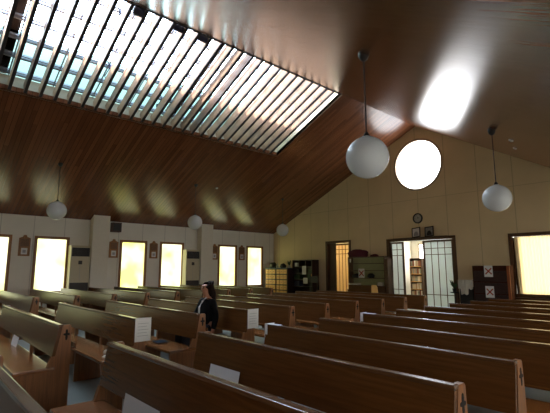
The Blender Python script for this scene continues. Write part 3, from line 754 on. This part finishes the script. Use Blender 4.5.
# open shelf with green back
t = thing('open_bookshelf', 'wide open wooden shelf with greenish back between the two doorways', 'shelf', (-9.42, 12.97, 0))
bm = nb(); h_ = .83; H_ = 1.93
for x in (-h_, h_ - .035): bx(bm, x, x + .035, 0, .3, 0, H_)
bx(bm, -h_, h_, 0, .3, H_ - .03, H_); bx(bm, -h_, h_, 0, .3, 0, .86); obj('carcass', bm, 'shelfwood', t)
bm = nb(); bx(bm, -h_ + .035, h_ - .035, .285, .298, .86, H_ - .03); obj('back_panel', bm, 'shelfback', t)
for z in (1.12, 1.4, 1.66):
    bm = nb(); bx(bm, -h_ + .035, h_ - .035, .01, .285, z, z + .02); obj('shelf', bm, 'shelfwood', t)
bm = nb(); bx(bm, h_, h_ + .11, .02, .3, 0, H_ - .1, .004); obj('side_post', bm, 'shelfwood', t)
lump('purple_cushion', 'heap of dark maroon cloth on top of the wide open shelf', 'cloth', (-9.86, 13.1, 1.931), .44, .15, .3, 'maroon', 3)
lump('small_maroon_cloth', 'small dark folded cloth on top right of the wide open shelf', 'cloth', (-9.1, 13.1, 1.931), .18, .1, .08, 'maroon', 8)
sheet('white notice with a brown cross mark on the wide open shelf', (-9.62, 12.965, 1.14), (0, 0, 0), .28, .34, cross=True, lines=False)
sheet('tiny white label at the top left of the wide open shelf', (-10.13, 12.965, 1.72), (0, 0, 0), .07, .14, lines=False)
paperbox('tissue_box', 'small pale box at the right on the lower shelf of the wide open shelf', 'box', (-8.86, 13.0, 1.141 - .28), .16, .16, .12, 'cloth', False)
for k, (x, z, w, h) in enumerate(((-9.99, 1.141, .34, .16), (-9.3, 1.141, .3, .18))):
    lump('dark_bag', ['flat dark bag left of the cross notice on the wide open shelf', 'rounded dark bag right of the cross notice on the wide open shelf'][k], 'bag', (x, 13.12, z), w / 2, .1, h, 'dark', 11 + k)
t = paperbox('donation_box', 'greyish white box in front of the wide open shelf at left', 'box', (-9.85, 12.72, .72), .44, .2, .2, 'cloth')
# wooden reception bench back in front of it
t = thing('kneeler_bench', 'low wooden bench with a pale-painted lit end in front of the wide open shelf', 'bench', (-9.1, 12.3, 0))
bm = nb(); extr(bm, [(0, 0), (.35, 0), (.35, .5), (.3, .83), (.22, .9), (.0, .9)], 1.0, lambda a, b, c: (-.62 + c, a, b)); obj('body', bm, 'pew', t)
bm = nb(); extr(bm, [(-.01, 0), (.36, 0), (.36, .5), (.31, .84), (.22, .915), (-.01, .915)], .04, lambda a, b, c: (.38 + c, a, b)); obj('end_board', bm, 'lightwood', t)  # pale wood colour stands for the light falling on this end
bm = nb(); bx(bm, -.66, -.3, .02, .33, .0, .7); obj('shelf_foot', bm, 'pew', t)
# support stand for donation box
bm = nb(); bx(bm, -10.1, -9.6, 12.7, 12.94, 0, .718, .006); tag(obj('small_side_table', bm, 'shelfwood'), 'low brown stand under the greyish white box', 'table')
# plant by the right door edge, small cloth-covered cabinet, dark cabinet
t = thing('dark_cabinet', 'low dark brown cabinet with two cross notices left of the curtained window', 'cabinet', (-4.93, 12.86, 0))
h_ = .52
bm = nb(); bx(bm, -h_, h_, 0, .28, 0, 1.56, .006); obj('carcass', bm, plain('dark_cabinet_side', (62, 34, 24), .85, spec=.15), t)
for z in (.08, .42, .76, 1.1):
    bm = nb(); bx(bm, -h_ + .03, h_ - .09, -.016, 0, z, z + .31, .005); d = obj('drawer', bm, 'darkwood', t)
    bm = nb(); bx(bm, -.36, .3, -.022, -.016, z + .26, z + .275, .002); obj('handle', bm, 'dark', d)
bm = nb(); bx(bm, h_ - .075, h_ + .0, -.02, .0, 0, 1.56, .004); obj('front_post', bm, wood('orange_post', (150, 84, 48), 'Z', .4), t)
sheet('upper white notice with a brown cross on the dark cabinet', (-4.98, 12.835, 1.235), (0, 0, 0), .24, .33, cross=True, lines=False)
sheet('lower white notice with a brown cross on the dark cabinet', (-4.98, 12.835, .64), (0, 0, 0), .24, .33, cross=True, lines=False)
t = thing('side_stand', 'small dark stand between the doorway and the dark cabinet', 'stand', (-5.7, 12.9, 0))
bm = nb(); bx(bm, -.2, .2, 0, .34, 1.1, 1.125, .004); obj('top', bm, 'dark', t)
for sx in (-1, 1):
    for sy in (0, 1): bm = nb(); bx(bm, sx * .18 - .015, sx * .18 + .015, .01 + sy * .29, .04 + sy * .29, 0, 1.1); obj('leg', bm, 'dark', t)
bm = nb(); bx(bm, -.18, .18, .02, .32, .3, .92); obj('box', bm, 'dark', t)
bm = nb(); n_ = 40; prev = None
for i in range(n_ + 1):
    x = -.225 + .45 * i / n_; y = -.012 + .006 * math.sin(i * .9); zt = 1.13; zb = .86 + .015 * math.sin(i * .5) - (.16 if 6 < i < 28 else 0)
    cur = [bm.verts.new(p) for p in ((x, .34, zt), (x, y, zt), (x, y - .004, (zt + zb) / 2), (x, y - .006, zb))]
    if prev:
        for j in range(3): bm.faces.new((prev[j], cur[j], cur[j + 1], prev[j + 1]))
    prev = cur
tag(obj('table_cloth', bm, 'cloth', None, (-5.7, 12.9, 0)), 'white cloth draped over the small dark stand beside the doorway', 'cloth')
t = thing('plant_stand', 'slim dark plant stand at the right jamb of the wide doorway', 'stand', (-6.03, 12.85, 0))
bm = nb(); lathe(bm, [(0, 0), (.14, 0), (.14, .02), (.02, .04), (.02, .72), (.13, .74), (.13, .76), (0, .76)], 24); obj('pedestal', bm, 'dark', t, smooth=True)
plant('potted_plant', 'dark leafy plant with pale flowers on the stand at the doorway jamb', (-6.03, 12.85, .761), .36, 'dark', 26, 9, .2)

# ------------------------------------------------------------------ person
def skin(name, nodes, edges, mat, parent, roots, sub=2, extra=None):
    bm = nb(); lay = bm.verts.layers.skin.verify()
    vs = []
    for p, r in nodes:
        v = bm.verts.new(p); rr = r if isinstance(r, tuple) else (r, r); v[lay].radius = rr; vs.append(v)
    for a, b in edges: bm.edges.new((vs[a], vs[b]))
    for r in roots: vs[r][lay].use_root = True
    me = bpy.data.meshes.new(name); bm.to_mesh(me); bm.free(); me.materials.append(M[mat])
    o = bpy.data.objects.new(name, me); C.objects.link(o); o.parent = parent
    o.modifiers.new('s', 'SKIN').use_smooth_shade = True
    m = o.modifiers.new('u', 'SUBSURF'); m.levels = sub; m.render_levels = sub
    return o
P = thing('person', 'person with long dark hair in a black jacket sitting sideways-on in a pew', 'person', (-5.62, ROW(4) - .24, .02))
nodes = [((0, 0, .55), .1), ((0, .02, .68), .115), ((0, .0, .85), .13), ((0, 0, .97), .075), ((0, -.012, 1.035), .05), ((0, -.034, 1.085), (.05, .06)), ((0, -.03, 1.145), (.078, .088)), ((0, -.022, 1.205), (.072, .082)),
         ((-.145, .0, .94), .05), ((-.19, -.06, .74), .042), ((-.12, -.26, .64), .027), ((-.09, -.32, .62), (.036, .018)),
         ((.145, .0, .94), .05), ((.19, .03, .72), .04), ((.22, -.04, .50), .026), ((.22, -.10, .462), (.036, .016)),
         ((-.09, -.04, .52), .085), ((-.10, -.42, .53), .058), ((-.10, -.42, .12), .04), ((-.10, -.55, .05), .035),
         ((.09, -.04, .52), .085), ((.10, -.42, .53), .058), ((.10, -.42, .12), .04), ((.10, -.55, .05), .035)]
edges = [(0, 1), (1, 2), (2, 3), (3, 4), (4, 5), (5, 6), (6, 7), (2, 8), (8, 9), (9, 10), (10, 11), (2, 12), (12, 13), (13, 14), (14, 15), (0, 16), (16, 17), (17, 18), (18, 19), (0, 20), (20, 21), (21, 22), (22, 23)]
roots = [0]
def fingers(cx, cy, cz, sgn, fwd=-1):
    for k in range(4):
        x = cx + (k - 1.5) * .017; L = (.058, .068, .064, .05)[k] if sgn > 0 else (.05, .064, .068, .058)[k]
        b = len(nodes)
        for f, dz in ((-.2, 0), (.4, .004), (.75, -.002), (1, -.012)): nodes.append(((x, cy - .02 + fwd * L * f, cz + dz), .0078))
        edges.extend([(b, b + 1), (b + 1, b + 2), (b + 2, b + 3)]); roots.append(b)
    b = len(nodes)
    for dx, dy in ((.02, .02), (.042, -.005), (.05, -.03)): nodes.append(((cx - sgn * dx, cy + dy, cz), .009))
    edges.extend([(b, b + 1), (b + 1, b + 2)]); roots.append(b)
fingers(.22, -.115, .458, 1); fingers(-.085, -.335, .617, -1)
b = len(nodes)                                   # nose and ears
nodes += [((0, -.095, 1.155), .008), ((0, -.118, 1.128), .011), ((0, -.108, 1.12), .01)]; edges += [(b, b + 1), (b + 1, b + 2)]; roots.append(b)
for s in (-1, 1):
    b = len(nodes); nodes += [((s * .074, -.012, 1.155), .012), ((s * .08, -.006, 1.125), .009)]; edges.append((b, b + 1)); roots.append(b)
skin('body', nodes, edges, 'skin', P, roots)
for s in (-1, 1):
    bm = nb(); bmesh.ops.create_uvsphere(bm, u_segments=10, v_segments=8, radius=.011); obj('eye', bm, 'dark', P, (s * .03, -.1, 1.148), True)
    bm = nb(); tube(bm, [(s * .016, -.108, 1.168), (s * .032, -.106, 1.172), (s * .048, -.096, 1.168)], .004, 6); obj('eyebrow', bm, 'hair', P)
bm = nb(); tube(bm, [(-.022, -.098, 1.097), (0, -.106, 1.099), (.022, -.098, 1.097)], [.003, .006, .003], 8); obj('mouth', bm, plain('lips', (150, 74, 66), .5), P)
jn = [((0, .0, .56), (.15, .14)), ((0, .005, .68), (.145, .14)), ((0, -.02, .85), (.14, .125)), ((0, .0, .975), .085), ((-.145, .0, .935), .062), ((-.195, -.06, .74), .058), ((-.13, -.25, .643), .042), ((.145, .0, .935), .062), ((.195, .03, .72), .052), ((.22, -.03, .53), .038)]
skin('jacket', jn, [(0, 1), (1, 2), (2, 3), (2, 4), (4, 5), (5, 6), (2, 7), (7, 8), (8, 9)], 'jacket', P, [0])
tn = [((0, .0, .53), .1), ((-.095, -.05, .525), .088), ((-.10, -.42, .535), .072), ((-.10, -.42, .14), .055), ((.095, -.05, .525), .088), ((.10, -.42, .535), .072), ((.10, -.42, .14), .055)]
skin('trousers', tn, [(0, 1), (1, 2), (2, 3), (0, 4), (4, 5), (5, 6)], 'trouser', P, [0])
for s in (-1, 1):
    skin('shoe', [((s * .10, -.38, .05), .045), ((s * .10, -.48, .045), .045), ((s * .10, -.6, .035), .035)], [(0, 1), (1, 2)], 'shoe', P, [0])
skin('hair', [((0, .015, 1.185), .092), ((0, .045, 1.13), .09), ((0, .07, 1.03), .075), ((.02, .085, .93), .055), ((.03, .09, .86), .03), ((.05, .01, 1.2), .05), ((.07, .012, 1.13), .042), ((.075, .02, 1.01), .032), ((-.05, .01, 1.2), .05), ((-.07, .012, 1.13), .042), ((-.075, .02, 1.01), .032), ((0, .0, 1.235), .06)],
     [(0, 1), (1, 2), (2, 3), (3, 4), (0, 5), (5, 6), (6, 7), (0, 8), (8, 9), (9, 10), (0, 11)], 'hair', P, [1])
for s in (1,):
    bm = nb(); tube(bm, [(s * .06, -.06, 1.005), (s * .055, -.13, .95), (s * .03, -.165, .86), (s * .015, -.16, .76)], [.012, .014, .014, .012], 8); obj('white_lapel', bm, 'paper', P, smooth=True)

# ------------------------------------------------------------------ daylight
W = bpy.data.worlds.new('sky'); bpy.context.scene.world = W; W.use_nodes = True
nt = W.node_tree; nt.nodes.clear()
out = nt.nodes.new('ShaderNodeOutputWorld'); bg = nt.nodes.new('ShaderNodeBackground'); nt.links.new(bg.outputs[0], out.inputs[0])
tc = nt.nodes.new('ShaderNodeTexCoord'); sp = nt.nodes.new('ShaderNodeSeparateXYZ'); nt.links.new(tc.outputs['Generated'], sp.inputs[0])
rp = nt.nodes.new('ShaderNodeValToRGB'); nt.links.new(sp.outputs[2], rp.inputs[0])
el = rp.color_ramp.elements
el[0].position = 0; el[0].color = (.12, .2, .14, 1); el[1].position = 1; el[1].color = (1.0, 1.15, 1.45, 1)
for p, c in ((.30, (.20, .30, .28, 1)), (.40, (.42, .56, .56, 1)), (.50, (.85, .98, 1.1, 1)), (.62, (1.1, 1.2, 1.5, 1))):
    e = el.new(p); e.color = c
nt.links.new(rp.outputs[0], bg.inputs[0]); bg.inputs[1].default_value = 13.0
L = bpy.data.lights.new('sun', 'SUN'); L.energy = 13; L.angle = R(3); L.color = (1, .92, .80)
so = bpy.data.objects.new('sun', L); C.objects.link(so)
d = Vector((-.3, -.75, .6)).normalized(); so.rotation_euler = d.to_track_quat('Z', 'Y').to_euler(); so.location = (-12, 0, 15)
# portal in the skylight opening
A = bpy.data.lights.new('skylight_portal', 'AREA'); A.shape = 'RECTANGLE'; A.size = LX + .1; A.size_y = SKY1 - SKY0
A.cycles.is_portal = True
ao = bpy.data.objects.new('skylight_portal', A); C.objects.link(ao)
ao.location = lo((SKX + XRG) / 2, (SKY0 + SKY1) / 2, WD + .25); ao.rotation_euler = (0, -math.atan(SL), 0)

# ------------------------------------------------------------------ camera
F, HZ, VPY = 413., 269.5, 743.
pitch = math.atan((HZ - 206.5) / F); yaw = math.atan((VPY - 275) / (F / math.cos(pitch)))
cam = bpy.data.cameras.new('camera'); cam.sensor_width = 36; cam.lens = F / 550 * 36; cam.clip_start = .05
co = bpy.data.objects.new('camera', cam); C.objects.link(co); co.location = (0, 0, 1.45); co.rotation_euler = (PI / 2 + pitch, 0, yaw)
S = bpy.context.scene; S.camera = co
S.view_settings.view_transform = 'Standard'; S.view_settings.look = 'None'; S.view_settings.gamma = 1; S.view_settings.use_curve_mapping = False
S.view_settings.exposure = .7
S.cycles.max_bounces = 8; S.cycles.diffuse_bounces = 5; S.cycles.transparent_max_bounces = 16; S.cycles.sample_clamp_indirect = 4
